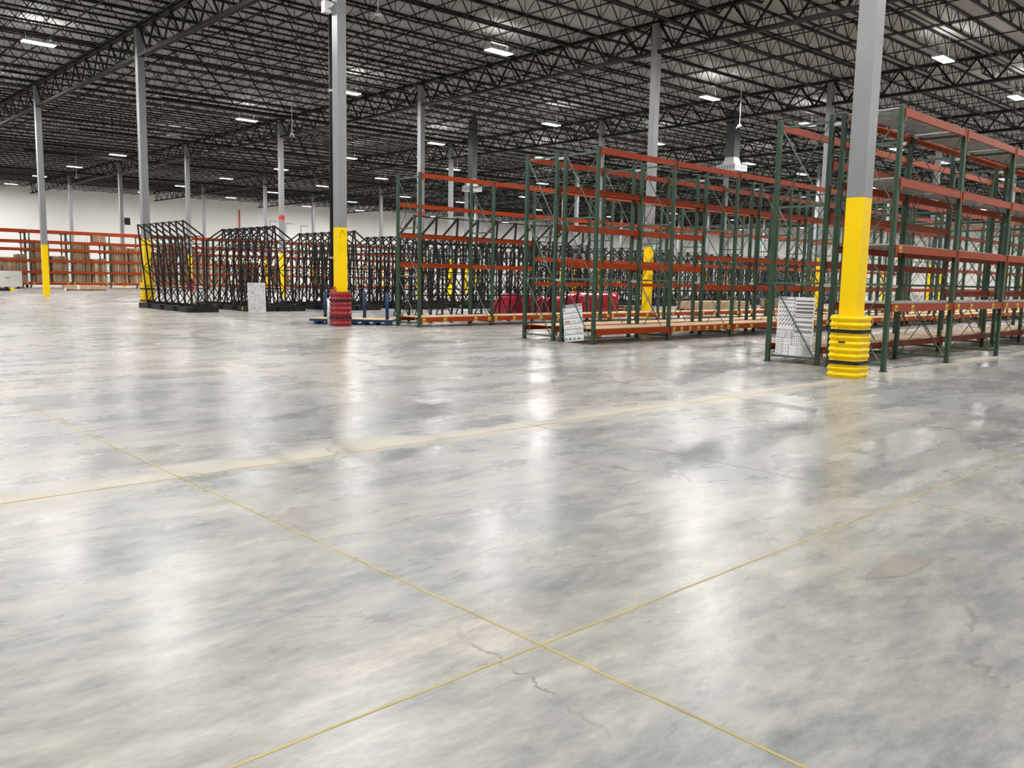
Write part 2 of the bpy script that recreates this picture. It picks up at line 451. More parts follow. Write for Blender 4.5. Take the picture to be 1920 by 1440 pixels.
guard(AX+SX, AY+4*SY, M['red'], 'small distant red plastic guard on a column behind the leftmost black rack')
# red stripe, painted caret on column (0,1); red bands on other columns
cB = COLS[(0,1)]
obj('red_stripe', MB().box(-CW/2-.003, CW/2+.003, -CW/2-.003, CW/2+.003, .88, .915).mesh('red_stripe', M['signred']), cB)
ck = MB(); yy = -CW/2-.003
ck.bar((-.12+.0, yy, 2.72), (-.03, yy, 2.98), .012, .004); ck.bar((-.03, yy, 2.98), (.10, yy, 2.80), .012, .004)
obj('painted_mark', ck.mesh('painted_mark', M['ink']), cB)
obj('red_band', MB().box(-CW/2-.004, CW/2+.004, -CW/2-.004, CW/2+.004, 5.42, 5.72).mesh('red_band', M['signred']), COLS[(1,3)])
obj('red_band', MB().box(-CW/2-.004, CW/2+.004, -CW/2-.004, CW/2+.004, 4.98, 5.30).mesh('red_band', M['signred']), COLS[(1,2)])
# riser pipe with valve
rp = thing('riser_pipe', 'black sprinkler riser pipe with red valve beside the red-guarded column', 'pipe', (AX-.02, AY+SY+.47, 0))
obj('pipe', MB().tube((0,0,1.1), (0,0,11.6), .055, 12).mesh('pipe', M['black'], True), rp)
obj('clamp', MB().tube((0,0,2.1), (0,0,2.16), .068, 12).mesh('clamp', M['zinc']), rp)
obj('clamp', MB().tube((0,0,7.2), (0,0,7.27), .068, 12).mesh('clamp', M['zinc']), rp)
vb = obj('valve_body', MB().tube((0,0,1.12), (0,0,.98), .06, 12).tube((0,0,1.08), (-.12,-.30,1.08), .035, 10).mesh('valve_body', M['brass'], True), rp)
wh = MB(); c0 = Vector((-.18,-.40,1.14)); ring = []
ax_ = Vector((-.72,-.69,0)); e1 = Vector((.69,-.72,0)); e2 = Vector((0,0,1))
for k in range(14):
    a, a2 = 2*math.pi*k/14, 2*math.pi*(k+1)/14
    wh.bar(c0+(e1*math.cos(a)+e2*math.sin(a))*.085, c0+(e1*math.cos(a2)+e2*math.sin(a2))*.085, .022)
for k in range(3):
    a = math.pi*k/3; wh.bar(c0-(e1*math.cos(a)+e2*math.sin(a))*.085, c0+(e1*math.cos(a)+e2*math.sin(a))*.085, .015)
wh.bar(c0, c0-ax_*.16, .02)
obj('hand_wheel', wh.mesh('hand_wheel', M['red']), vb)
can = thing('white_canister', 'white canister on the floor behind the red-guarded column', 'canister', (AX+.0, AY+SY+.55, 0))
obj('body', MB().tube((0,0,0), (0,0,.80), .13, 16).tube((0,0,.80), (0,0,.90), .13, 16, .05).mesh('body', M['white'], True), can)
obj('collar', MB().tube((0,0,.90), (0,0,.96), .045, 12).mesh('collar', M['zinc']), can)
# screen on a far column
sc = thing('wall_screen', 'black screen on an arm fixed to the far left column', 'screen', (AX+SX, AY+5*SY, 0))
obj('panel', MB().box(.18, .72, -.32, -.24, 6.15, 6.85).mesh('panel', M['black']), sc)
obj('arm', MB().box(-.17, .30, -.24, -.153, 6.45, 6.55).mesh('arm', M['grey']), sc)
# white sensor box on column (0,1)
se = thing('wireless_unit', 'white wireless unit hung beside the red-guarded column near the roof', 'device', (AX-.22, AY+SY+.34, 9.45))
obj('body', MB().box(-.12, .12, -.10, .10, 0, .34).mesh('body', M['white']), se)
obj('bracket', MB().box(-.03, .03, -.26, -.10, .12, .2).mesh('bracket', M['white']), se)
obj('lens', MB().tube((.0,-.18,.22), (.12,-.28,.2), .05, 10).mesh('lens', M['white']), se)
obj('cable', MB().tube((0,0,.34), (0,0,2.0), .012, 6).mesh('cable', M['white']), se)

# ------------------------------------------------------------------ high-bay lamps
LH = 11.45
hs = MB().box(-.67, .67, -.25, .25, .03, .10).box(-.45, .45, -.08, .08, .10, .17).mesh('housing', M['fixture'])
ln = MB().box(-.65, .65, -.23, .23, 0, .03).mesh('lens', M['lens'])
LD = bpy.data.lights.new('lamp_light', 'AREA'); LD.shape = 'RECTANGLE'; LD.size = 1.3; LD.size_y = .46; LD.energy = LAMP_W; LD.color = (1,.98,.945); LD.spread = math.pi
UD = bpy.data.lights.new('lamp_uplight', 'AREA'); UD.shape = 'RECTANGLE'; UD.size = .9; UD.size_y = .12; UD.energy = UPLIGHT_W; UD.color = (1,.98,.945)
LX = (-14.5, -2.2, 11.0, 25.8, 39.9, 50.3, 63.6, 72.6, 87.0, 103.0, 119.0, 141.0)
LABN = {(11.0, 3): 'bright high-bay lamp at the top left corner of the hall', (25.8, 2): 'bright high-bay lamp high in the middle, left of the second-nearest bare column',
 (39.9, 1): 'bright high-bay lamp at upper right beside the nearest column', (39.9, 2): 'high-bay lamp above the nearest rack, right of the bare grey column',
 (25.8, 3): 'high-bay lamp peeking out right of the red-guarded column', (25.8, 4): 'high-bay lamp left of the red-guarded column, above the black racks',
 (25.8, 5): 'high-bay lamp just right of the yellow-guarded far column', (25.8, 6): 'high-bay lamp between the two far left columns',
 (25.8, 7): 'high-bay lamp above a white pendant at far left', (39.9, 3): 'high-bay lamp above the end of the middle rack', (50.3, 2): 'high-bay lamp above the end frame of the nearest rack',
 (50.3, 1): 'high-bay lamp cut by the right edge of the picture'}
def lamp(x, y, label, group):
    t = thing('high_bay_lamp', label, 'lamp', (x, y, LH), group=group)
    obj('housing', hs, t); obj('lens', ln, t)
    obj('lamp_light', LD, t, (0, 0, -.004))
    if 5 < x < 70 and 0 < y < 75: obj('lamp_uplight', UD, t, (0, 0, .18), (math.pi, 0, 0))
    hgt = DECK+rise(x)-LH
    rd = cached(('hang', x), lambda: MB().tube((0, 0, .1), (0, 0, hgt), .006, 5).mesh('hanger', M['zinc']))
    obj('hanger', rd, t, (-.5, 0, 0)); obj('hanger', rd, t, (.5, 0, 0))
OR = ['first', 'second', 'third', 'fourth', 'fifth', 'sixth', 'seventh', 'eighth', 'ninth', 'tenth', 'eleventh', 'twelfth']
def lamp_y(x, k):
    if x == 11.0: return 4.3+12.82*k
    if x < 30: return 4.35+12.25*k
    if x == 39.9: return 3.38+12.02*k
    if x == 50.3: return 3.9+11.68*k
    return 2.98+12.19*k
rows_seen = 0
for x in sorted(LX):
    seen = 0; first = True
    for k in range(-2, 12):
        y = lamp_y(x, k)
        if not -16 < y < Y1-3: continue
        p = project(x, y, LH); inview = p[2] > 1 and -10 < p[0] < 1930 and p[1] > -5
        if inview and first: rows_seen += 1; first = False
        if inview: seen += 1
        if (x, k) in LABN: lamp(x, y, LABN[(x, k)], 'high-bay lamps')
        elif inview and rows_seen <= 6: lamp(x, y, OR[seen-1]+' nearest high-bay lamp in the '+OR[rows_seen-1]+' lamp row from the left', 'high-bay lamps')
        else: lamp(x, y, 'tiny white high-bay lamp far back beyond the racks under the roof', 'distant high-bay lamps')

# ------------------------------------------------------------------ pallet racks
PT = .045
def post_mesh(h): return MB().box(-.042, .042, -.040, .040, 0, h).box(-.075, .075, -.06, .06, 0, .012).mesh('post', M['green'])
POST = post_mesh(4.78)
def brace_mesh(d, h=4.78):
    b_ = MB(); y0, y1 = .04, d-.04
    lv = [.13, 1.60, 3.10, h-.13]
    for z in lv: b_.box(-.02, .02, y0, y1, z-.022, z+.022)
    for a, c in zip(lv[:-1], lv[1:]):
        b_.bar((-.036, y1-.03, c-.03), (-.036, y0+.03, a+.03), .020); b_.bar((.036, y0+.03, c-.03), (.036, y1-.03, a+.03), .016)
    return b_.mesh('upright_frame', M['brace'])
def beam_mesh(L_, hgt=.14):
    b_ = MB(); e = .045
    b_.box(e, L_-e, -.03, .03, -hgt, -.03).box(e, L_-e, -.03, .012, -.03, 0)
    for x in (e, L_-e): b_.box(x-.004 if x < 1 else x-.05, x+.05 if x < 1 else x+.004, -.036, -.028, -hgt-.09, -.0)
    return b_.mesh('beam', M['orange'])
TAG = MB().box(-.055, .055, -.003, 0, -.055, .055, 0).box(-.036, .036, -.004, -.003, -.038, .002, 1).box(-.03, .03, -.004, -.003, .018, .03, 1).mesh('label_tag', [M['label'], M['ink']])
def ply_mesh(L_, d): return MB().box(.05, L_-.05, .045, d/2-.004, 0, .018).box(.05, L_-.05, d/2+.004, d-.045, 0, .018).mesh('plywood_deck', M['ply'])
def ribdeck_mesh(L_, d):
    b_ = MB(); nn = 16; st = (L_-.10)/nn
    for k in range(nn):
        x = .05+k*st; b_.box(x+.004, x+st*.6, .045, d-.045, .0, .022); b_.box(x+st*.6, x+st-.004, .045, d-.045, .012, .022)
    return b_.mesh('steel_deck', M['zincdeck'])
def rack_row(label, x0, nb, pitch, y0, y1, near, far, plys=(), ribs=(), tags=(), group='pallet racks', bh=.14):
    """near/far: list of (z_top, first bay, last bay) for the beams on the y0 / y1 side"""
    t = thing('pallet_rack', label, 'rack', (x0, y0, 0), group=group); d = y1-y0
    br = cached(('br', round(d, 3)), lambda: brace_mesh(d)); bmh = cached(('bm', pitch, bh), lambda: beam_mesh(pitch, bh))
    for k in range(nb+1):
        f = obj('upright_frame', br, t, (k*pitch, 0, 0))
        obj('post', POST, f, (0, 0, 0)); obj('post', POST, f, (0, d, 0))
    for lst, yy, s in ((near, 0, 1), (far, d, -1)):
        for z, a, c in lst:
            for k in range(a, min(c, nb-1)+1):
                bo = obj('beam', bmh, t, (k*pitch, yy-.022*s, z) if s > 0 else ((k+1)*pitch, yy+.022, z), (0, 0, 0 if s > 0 else math.pi))
                if s > 0:
                    for (zt, kk, xs) in tags:
                        if zt == z and (kk == k or kk is None):
                            for xx in xs: obj('label_tag', TAG, bo, (xx, -.031, -.075))
    pm = cached(('ply', pitch, round(d, 3)), lambda: ply_mesh(pitch, d)); rm_ = cached(('rib', pitch, round(d, 3)), lambda: ribdeck_mesh(pitch, d))
    for z, a, c in plys:
        for k in range(a, min(c, nb-1)+1): obj('plywood_deck', pm, t, (k*pitch, 0, z+.001))
    for z, a, c in ribs:
        for k in range(a, min(c, nb-1)+1): obj('steel_deck', rm_, t, (k*pitch, 0, z+.001))
    return t
BP = 3.05; NB = 13
inner = [(3.93,0,99), (2.96,0,1), (2.03,0,1), (2.39,2,99), (1.48,2,99)]
T2 = (.15, 1.0, 2.3, 2.9)
rack_row('single row of pallet rack with orange top beam, left of the double racks', 16.0, NB, BP, 21.44, 22.60,
         [(4.76,0,99), (.30,0,99)], inner+[(.30,0,99)], plys=[(.30,0,99)], tags=[(.30, None, T2)])
rack_row('far half of the middle back-to-back pallet rack', 15.66, NB, BP, 15.22, 16.30, inner+[(.37,0,99)], [(4.75,0,99), (.37,0,99)], plys=[(.37,0,99)])
mid_near = rack_row('near half of the middle rack with plywood bottom deck', 15.66, NB, BP, 13.85, 14.93, [(4.75,0,99), (.37,0,99)], inner+[(.37,0,99)], plys=[(.37,0,99)],
         tags=[(.37, 1, (.2,.55,.95,1.35,1.75,2.15,2.5,2.85))]+[(.37, k, (.25,1.05,2.0,2.8)) for k in range(2, NB)])
rack_row('far half of the nearest rack, with plywood bottom deck behind the nearest column', 15.66, NB, BP, 7.98, 9.06, inner+[(.37,0,99)], [(4.75,0,99), (.37,0,99)], plys=[(.37,0,99)])
full = [(4.75,0,99), (3.52,0,99), (2.33,0,99), (1.25,0,99)]
near_near = rack_row('near half of the nearest rack, fitted with ribbed steel decks', 15.66, 9, BP, 6.68, 7.74, full, full, ribs=full,
         tags=[(1.25, k, (.25,1.0,2.7) if k == 0 else (.3,1.05,2.4)) for k in range(9)]+[(2.33, 0, (.25,))])
# galvanised row spacers between the back-to-back rows, fixed to the near halves
sp_ = MB().box(-.02, .02, .04, .25, -.03, .03).mesh('row_spacer', M['zinc'])
for t, nn in ((mid_near, NB), (near_near, 9)):
    for k in range(nn+1):
        for z in (1.57, 4.60): obj('row_spacer', sp_, t, (k*BP, 1.08 if t is mid_near else 1.06, z))
# racks along the far left
lev = [(4.90,0,99), (4.02,0,99), (3.36,0,99), (2.42,0,99), (1.46,0,99), (.48,0,99)]
rack_row('long orange and green rack holding cardboard before the far wall', 6.4, 17, 3.2, 80.3, 81.5, lev, lev, plys=[(.48,0,99)], tags=[(.48, None, (.2, 2.9))], group='racks at the far left', bh=.2)
rack_row('rack row standing behind the cardboard-filled rack before the far wall', 6.4, 17, 3.2, 81.8, 83.0, [lev[0], lev[1], lev[2], lev[5]], lev, plys=[(.48,0,99)], group='racks at the far left', bh=.2)

# cardboard stood on edge in the far left rack
def bundle(x0_, x1_, z1, mat, label, y=80.9, dep=.9):
    t = MB(); x = x0_
    while x < x1_-.02:
        w_ = min(random.uniform(.05, .13), x1_-x); t.box(x-x0_+.004, x-x0_+w_-.004, -dep/2+random.uniform(0, .16), dep/2, 0, z1-.50-random.uniform(0, .07), random.choice((0, 0, 1, 2))); x += w_
    o_ = obj('cardboard_bundle', t.mesh('cardboard_bundle', mat), None, (x0_, y, .50)); tag(o_, label, 'cardboard', 'cardboard in the far rack')
LI = [(18.2,19.0,2.83),(19.4,20.75,3.95),(20.95,22.2,2.75),(22.65,24.0,3.85),(24.2,25.4,2.62),(25.85,27.2,3.8),(27.35,28.5,3.65),(29.0,30.3,3.3),(30.45,31.7,3.9),(32.2,33.6,3.9),(33.7,34.9,3.6),(35.4,36.9,2.8),(38.6,39.9,2.7),(41.8,43.3,2.4)]
for q, (a, c, z) in enumerate(LI):
    bundle(a, c, z, [M['card'], M['carddark'], M['cardlight']], (OR+['thirteenth', 'fourteenth'])[q]+' upright brown cardboard bundle from the left in the far rack')
for x, y, z, sx, sz, lb_ in ((24.35, 80.6, 4.04, 1.0, .62, 'dark brown carton on the upper level of the far left rack'),):
    bx_ = thing('carton', lb_, 'carton', (x, y, z)); obj('body', MB().box(0, sx, 0, .8, 0, sz).mesh('body', M['card']), bx_)
    obj('tape', MB().box(sx/2-.04, sx/2+.04, -.003, .803, -.0, sz+.003).mesh('tape', M['cardlight']), bx_)
for q, (x, z) in enumerate(((16.1, .502), (16.12, 1.185), (17.15, .502), (17.18, 1.185), (17.16, 1.868))):
    bx_ = thing('carton', ('lower left', 'upper left', 'bottom right', 'middle right', 'topmost')[q]+' brown carton of the stack above the white crate at far left', 'carton', (x, 80.45, z), group='cartons at far left')
    obj('body', MB().box(0, 1.0, 0, .8, 0, .68).mesh('body', M['card']), bx_); obj('tape', MB().box(.46, .54, -.003, .8, .0, .683).mesh('tape', M['cardlight']), bx_)

# ------------------------------------------------------------------ black A-frame racks
TALL, SHORT = 3.60, 3.03
def half_frame():
    f = MB(); s = .055
    f.bar((.34, 0, .22), (.03, 0, TALL), s); f.bar((.86, 0, .22), (.84, 0, SHORT), s)
    f.bar((.03, 0, TALL), (.84, 0, SHORT), s)
    f.bar((.34, 0, .24), (1.15, 0, .24), s)
    lv = [.24, .95, 1.75, 2.45, SHORT]
    def xl(z): return .34-.31*(z-.22)/(TALL-.22)
    for q, (a, c) in enumerate(zip(lv[:-1], lv[1:])):
        if q % 2 == 0: f.bar((xl(a), 0, a), (.85, 0, c), s*.6)
        else: f.bar((.85, 0, a), (xl(c), 0, c), s*.6)
    f.bar((.86, 0, .9), (1.22, 0, .24), s*.6)
    return f
HF = half_frame()
def mirror(f):
    g = MB(); g.v = [(-x, y, z) for x, y, z in f.v]; g.f = [tuple(reversed(q)) for q in f.f]; g.m = list(f.m); return g
HFM = HF.mesh('frame', M['black']); HFMM = mirror(HF).mesh('frame', M['black'])
BASE1 = MB().box(.05, 1.30, -.62, .62, 0, .05).box(.05, 1.30, -.60, -.54, .05, .22).box(.05, 1.30, .54, .60, .05, .22).box(.05, .11, -.44, .44, .05, .22).box(1.24, 1.30, -.44, .44, .05, .22).box(.11,1.24,-.44,.44,.18,.21).mesh('base', M['black'])
def rails_mesh(n, pitch, double):
    r_ = MB(); L_ = (n-1)*pitch
    for s in ((1, -1) if double else (1,)):
        for x, z in ((.85, .95), (.85, 1.75), (.85, 2.72), (.27, .95), (.20, 1.75), (.11, 2.72), (.03, TALL-.03), (.84, SHORT)):
            r_.bar((s*x, 0, z), (s*x, L_, z), .035)
        for k in range(n-1):
            y = k*pitch
            if k % 2 == 0: r_.bar((s*.85, y, 1.0), (s*.85, y+pitch, 1.7), .028); r_.bar((s*.85, y+pitch, 1.8), (s*.85, y, 2.65), .028)
            else: r_.bar((s*.10, y, 2.65), (s*.24, y+pitch, 1.1), .028)
    return r_
def black_rack(label, cx, y, n, double, pitch=1.40, rotz=0, tags=True, bases=True):
    t = thing('cantilever_rack', label, 'rack', (cx, y, 0), rotz, 'black steel racks')
    fp = pitch/2
    for k in range(2*n):
        for s in ((1, -1) if double else (1,)):
            fo = obj('frame', HFM if s > 0 else HFMM, t, (0, k*fp, 0))
            if not bases: obj('foot', FOOT, fo, (.34, 0, 0)); obj('foot', FOOT, fo, (.86, 0, 0))
    for k in range(n if bases else 0):
        for s in ((1, -1) if double else (1,)):
            bo = obj('base', BASE1, t, (0, (2*k+.5)*fp, 0), (0, 0, 0 if s > 0 else math.pi))
            if tags and k % 2 == 0: obj('label_tag', TAG, bo, (1.303, 0, .12), (0, 0, math.pi/2))
    rl = cached(('rl', n, pitch, double), lambda: rails_mesh(2*n, fp, double).mesh('rails', M['black']))
    obj('rails', rl, t)
    return t
FOOT = MB().box(-.035, .035, -.035, .035, .012, .24).box(-.07, .07, -.07, .07, 0, .012).mesh('foot', M['black'])
ORD = ['second', 'third', 'fourth', 'fifth', 'sixth', 'seventh', 'eighth', 'ninth', 'tenth', 'eleventh', 'twelfth', 'thirteenth', 'fourteenth']
black_rack('leftmost single-sided black rack in front of the yellow-guarded column', 13.38, 33.42, 4, False)
for q in range(14):
    lb_ = ORD[min(q, 12)]+' black A-frame rack from the left' + (', with a white printed sheet' if q == 0 else '') if q < 13 else 'last and rightmost black A-frame rack in the long line'
    black_rack(lb_, 17.28+3.95*q, 33.42, 4, True, tags=(q < 5))
# black rack backing onto the single pallet rack row, frames turned to face away
black_rack('black rack standing right behind the single pallet rack row', 25.2, 22.92, 5, False, pitch=1.84, rotz=math.pi/2, bases=False)

# ------------------------------------------------------------------ printed sheets
def sheet(label, o3, ex, ez, wd, ht, style, thick=.006):
    """o3: lower left corner, ex: unit along the width, ez: unit up"""
    t = thing('printed_board', label, 'board', o3, group='printed boards')
    ex = Vector(ex).normalized(); ez = Vector(ez).normalized(); nrm = ex.cross(ez).normalized()
    def pt(u_, v_, d_=0): return ex*u_+ez*v_+nrm*d_
    def rect(b_, u1, v1, u2, v2, d_=.0015, mi=0): b_.quad([pt(u1, v1, d_), pt(u2, v1, d_), pt(u2, v2, d_), pt(u1, v2, d_)], mi)
    b_ = MB(); q = [pt(0,0), pt(wd,0), pt(wd,ht), pt(0,ht)]; q2 = [p-nrm*thick for p in q]
    b_.quad(q); b_.quad(q2[::-1])
    for k in range(4): b_.quad([q[k], q2[k], q2[(k+1) % 4], q[(k+1) % 4]])
    obj('sheet', b_.mesh('sheet', M['board']), t)
    p = MB(); R_ = random.Random(3)
    if style == 'parts':
        lw = .004
        for (a, c, d_, e) in ((0,.44*ht,.5*wd,.44*ht),(.48*wd,.70*ht,wd,.70*ht),(0,.30*ht,.45*wd,.30*ht),(.43*wd,.33*ht,wd,.33*ht),(.4*wd,.18*ht,wd,.18*ht),(.0,.945*ht,.47*wd,.945*ht),(.73*wd,.20*ht,wd,.20*ht)):
            rect(p, a, c-lw, d_, e+lw)
        for (u_, v1, v2) in ((.47,.30,1),(.24,.30,.44),(.19,0,.30),(.43,.18,.33),(.72,0,.33),(.37,0,.18)):
            rect(p, u_*wd-lw, v1*ht, u_*wd+lw, v2*ht)
        for r_ in range(6):                       # slanted strokes, upper left field
            for c in range(7-r_//2):
                u_ = (.02+.44*(c+.2)/(7-r_//2))*wd; v_ = (.885-.075*r_)*ht; l_ = (.018+.006*r_)*wd*1.6
                p.quad([pt(u_, v_, .0015), pt(u_+.014, v_-.006, .0015), pt(u_+l_+.014, v_+l_*1.1-.006, .0015), pt(u_+l_, v_+l_*1.1, .0015)])
        for r_ in range(4):                       # upright strokes, right field
            for c in range(20):
                u_ = (.50+.47*c/20)*wd; rect(p, u_, (.92-.065*r_)*ht, u_+.014, (.945-.063*r_+.004*r_)*ht)
        for r_ in range(4):
            for c in range(17):
                u_ = (.50+.47*c/17)*wd; rect(p, u_, (.645-.085*r_)*ht, u_+.013, (.675-.078*r_)*ht)
        for r_ in range(4):
            for c in range(4): u_ = (.03+.05*c)*wd; rect(p, u_, (.32+.03*r_)*ht, u_+.012, (.335+.03*r_)*ht)
        for r_ in range(7):
            for c in range(3): u_ = (.03+.055*c)*wd; rect(p, u_, (.02+.038*r_)*ht, u_+.016, (.036+.038*r_)*ht)
        for r_ in range(5):
            rect(p, .26*wd, (.325+.022*r_)*ht, .34*wd, (.331+.022*r_)*ht); rect(p, .37*wd, (.325+.022*r_)*ht, .45*wd, (.333+.022*r_)*ht)
        for r_ in range(3):
            for c in range(5): u_ = (.45+.055*c)*wd; rect(p, u_, (.20+.042*r_)*ht, u_+.012, (.222+.042*r_)*ht); rect(p, u_+.30*wd, (.22+.03*r_)*ht, u_+.31*wd, (.25+.03*r_)*ht) if c < 4 else None
        for r_ in range(4):
            for c in range(3): u_ = (.22+.06*c)*wd; rect(p, u_, (.05+.06*r_)*ht, u_+.01, (.07+.06*r_)*ht)
        for r_ in range(5): rect(p, .56*wd, (.02+.03*r_)*ht, .70*wd, (.03+.03*r_)*ht, mi=1)
        rect(p, .75*wd, .01*ht, .97*wd, .17*ht, mi=1); rect(p, .0, .95*ht, .47*wd, .995*ht, .0012, 1); rect(p, .24*wd, .962*ht, .45*wd, .985*ht, .002, 2)
    elif style == 'table':
        rect(p, 0, .90*ht, wd, ht, .0012, 1); rect(p, .02*wd, .93*ht, .16*wd, .98*ht, .002); rect(p, .84*wd, .92*ht, .98*wd, .99*ht, .002, 3)
        for r_ in range(6):
            v_ = (.76-.145*r_)*ht; rect(p, 0, v_, wd, v_+.012)
            for c in range(10): 
                u_ = (.05+.09*c)*wd; rect(p, u_, v_+.03, u_+.035*wd*R_.uniform(.4, 1.3), v_+.03+R_.uniform(.01, .06), .0013, 1)
        for u_, v_ in ((.05,.82),(.05,.86),(.72,.84),(.8,.84),(.9,.85)): rect(p, u_*wd, v_*ht, (u_+.07)*wd, (v_+.02)*ht, .0016)
        for r_ in range(3):
            for c in range(5): rect(p, (.62+.075*c)*wd, (.20+.045*r_)*ht, (.645+.075*c)*wd, (.222+.045*r_)*ht, .0016)
        for u_ in (.05, .28, .5, .72): rect(p, u_*wd, .035*ht, (u_+.05)*wd, .10*ht, .0016)
        rect(p, .08*wd, .50*ht, .32*wd, .57*ht, .0012, 3)
    else:
        for r_ in range(30):
            for c in range(10):
                u_ = (.03+.094*c)*wd; v_ = (.03+.032*r_+.012*math.sin(c*.9+r_*.35))*ht; l_ = R_.uniform(.04, .094)*wd
                rect(p, u_, v_, u_+l_, v_+R_.uniform(.008, .02), .0015, R_.choice((0, 0, 1)))
    obj('print', p.mesh('print', [M['ink'], M['inkgrey'], M['board'], M['inkred']]), t)
    return t
sheet('white sheet printed with rows of small dark shapes, standing in the nearest rack end', (15.665, 8.90, .157), (0,-1,.0), (0,-.01,1), .79, 1.17, 'parts')
sheet('tilted white chart with ruled rows leaning in the middle rack end', (15.637, 14.78, .004), (.0,-.98,.13), (0,.13,1), .66, .93, 'table')
sheet('wavy grey printed sheet hung on the second black rack', (15.86, 32.98, .004), (.98,-.12,0), (-.02,.0,1), .74, 1.20, 'dense')

# ------------------------------------------------------------------ blue platform cart
ct = thing('platform_cart', 'blue platform cart with corner posts and a plywood top behind the red guard', 'cart', (15.16, 23.88, 0), -.75)
CL, CWd = 1.34, .56
obj('frame', MB().box(-CL, CL, -CWd, -CWd+.06, .10, .17).box(-CL, CL, CWd-.06, CWd, .10, .17).box(-CL, -CL+.06, -CWd+.06, CWd-.06, .10, .17).box(CL-.06, CL, -CWd+.06, CWd-.06, .10, .17).mesh('frame', M['blue']), ct)
obj('top', MB().box(-CL+.02, CL-.02, -CWd+.02, CWd-.02, .171, .189).mesh('top', M['ply']), ct)
pm_ = MB().tube((0,0,.10), (0,0,1.04), .055, 12).tube((0,0,1.04), (0,0,1.08), .055, 12, .02).mesh('corner_post', M['blue'], True)
for sx, sy in ((-1.05, .48), (.26, .48), (1.16, -.48), (-.25, -.48)): obj('corner_post', pm_, ct, (sx, sy, 0))
rn_ = MB().box(-.05, .05, -CWd+.02, CWd-.02, 0, .099).mesh('runner', M['blue'])
for k in range(7): obj('runner', rn_, ct, (-CL+.2+k*.38, 0, 0))

# ------------------------------------------------------------------ red wrapped bundle behind the left rack
def wrapped(label, x0_, x1_, y0_, y1_, z0_, prof, mat):
    t = thing('wrapped_bundle', label, 'bundle', (x0_, y0_, 0)); b_ = MB(); R_ = random.Random(5)
    nx = 34; rings = []
    for i in range(nx+1):
        u_ = i/nx; x = (x1_-x0_)*u_; h_ = 0
        for (a, ha), (c, hc) in zip(prof[:-1], prof[1:]):
            if a <= u_ <= c: h_ = ha+(hc-ha)*(u_-a)/max(1e-6, c-a)
        ring = []
        for k in range(20):
            a = 2*math.pi*k/20; cs, sn = math.cos(a), math.sin(a); e = .35
            yy = (y1_-y0_)/2*(1+math.copysign(abs(cs)**e, cs)); zz = z0_+(h_-z0_)/2*(1+math.copysign(abs(sn)**e, sn))
            f_ = R_.uniform(-.025, .025)
            ring.append((x+f_, yy+f_*1.2, zz+(f_ if zz > z0_+.1 else 0)))
        rings.append(ring)
    b_.loft(rings); obj('wrap', b_.mesh('wrap', mat, False), t)
    pl = MB()
    for k in range(5): pl.box(.1+k*(x1_-x0_-.4)/4, .22+k*(x1_-x0_-.4)/4, 0.02, y1_-y0_-.02, 0, z0_)
    obj('skid', pl.mesh('skid', M['dust']), t)
    return t
wrapped('long bundle in shiny red stretch wrap behind the left pallet rack', 22.7, 29.1, 24.3, 25.5, .12, [(0,.55),(.05,1.02),(.2,.86),(.45,.78),(.55,.92),(.62,1.06),(.8,1.02),(.93,1.05),(1,1.1)], M['wrap'])
# low tan stacks and timber beyond
for x, y, sx, sy, h_, mt_, lb_ in ((38.6, 26.9, 5.6, 1.2, .52, 'cardlight', 'low long stack of tan sheets behind the middle rack'), (47.0, 26.7, 2.4, 1.2, .60, 'card', 'low brown carton stack right of the tan sheets'),):
    t = thing('sheet_stack', lb_, 'stack', (x, y, 0))
    obj('skid', MB().box(0, sx, 0, .1, 0, .11).box(0, sx, sy-.1, sy, 0, .11).box(0, sx, sy/2-.05, sy/2+.05, 0, .11).mesh('skid', M['dust']), t)
    s_ = MB(); z = .11
    while z < h_: s_.box(random.uniform(0, .04), sx-random.uniform(0, .04), random.uniform(0, .03), sy, z, z+.055); z += .06
    obj('sheets', s_.mesh('sheets', M[mt_]), t)
for k in range(3):
    t = thing('timber_pallet', ('bottom', 'middle', 'top')[k]+' worn timber pallet of the low pile right of the red bundle', 'pallet', (31.0+.1*k, 25.0+.05*k, .14*k), group='timber pallets')
    for q in range(3): obj('bearer', MB().box(0, 1.2, 0, .09, 0, .09).mesh('bearer', M['dust']), t, (0, q*.5, 0))
    for q in range(6): obj('slat', MB().box(0, .13, 0, 1.09, .09, .112).mesh('slat', M['dust']), t, (q*.214, 0, 0))

# ------------------------------------------------------------------ far left floor items
cr = thing('white_crate', 'white panelled crate on the floor before the far left rack', 'crate', (16.0, 77.4, 0))
obj('body', MB().box(0, 1.85, 0, 1.2, .14, 1.42).mesh('body', M['offwhite']), cr)
for k in range(3): obj('board', MB().box(-.012, 1.862, -.015, 0, .16+k*.42, .55+k*.42).mesh('board', M['offwhite']), cr)
obj('handle', MB().box(.62, .95, -.04, -.015, .84, .88).mesh('handle', M['black']), cr)
obj('skid', MB().box(0, .15, 0, 1.2, 0, .14).box(.85, 1.0, 0, 1.2, 0, .14).box(1.7, 1.85, 0, 1.2, 0, .14).mesh('skid', M['dust']), cr)
wh_ = thing('wheel_chock', 'black and yellow chock on the floor at the far left edge', 'chock', (15.1, 69.5, 0))
obj('body', MB().box(-.9, .15, 0, .3, 0, .16).mesh('body', M['black']), wh_); obj('end_cap', MB().box(.15, .4, 0, .3, 0, .22).mesh('end_cap', M['plastic_yellow']), wh_)
wb = thing('wrapped_carton', 'flat cardboard packs in clear wrap lying on the open floor at far left', 'carton', (19.4, 71.0, 0))
b_ = MB(); x = 0
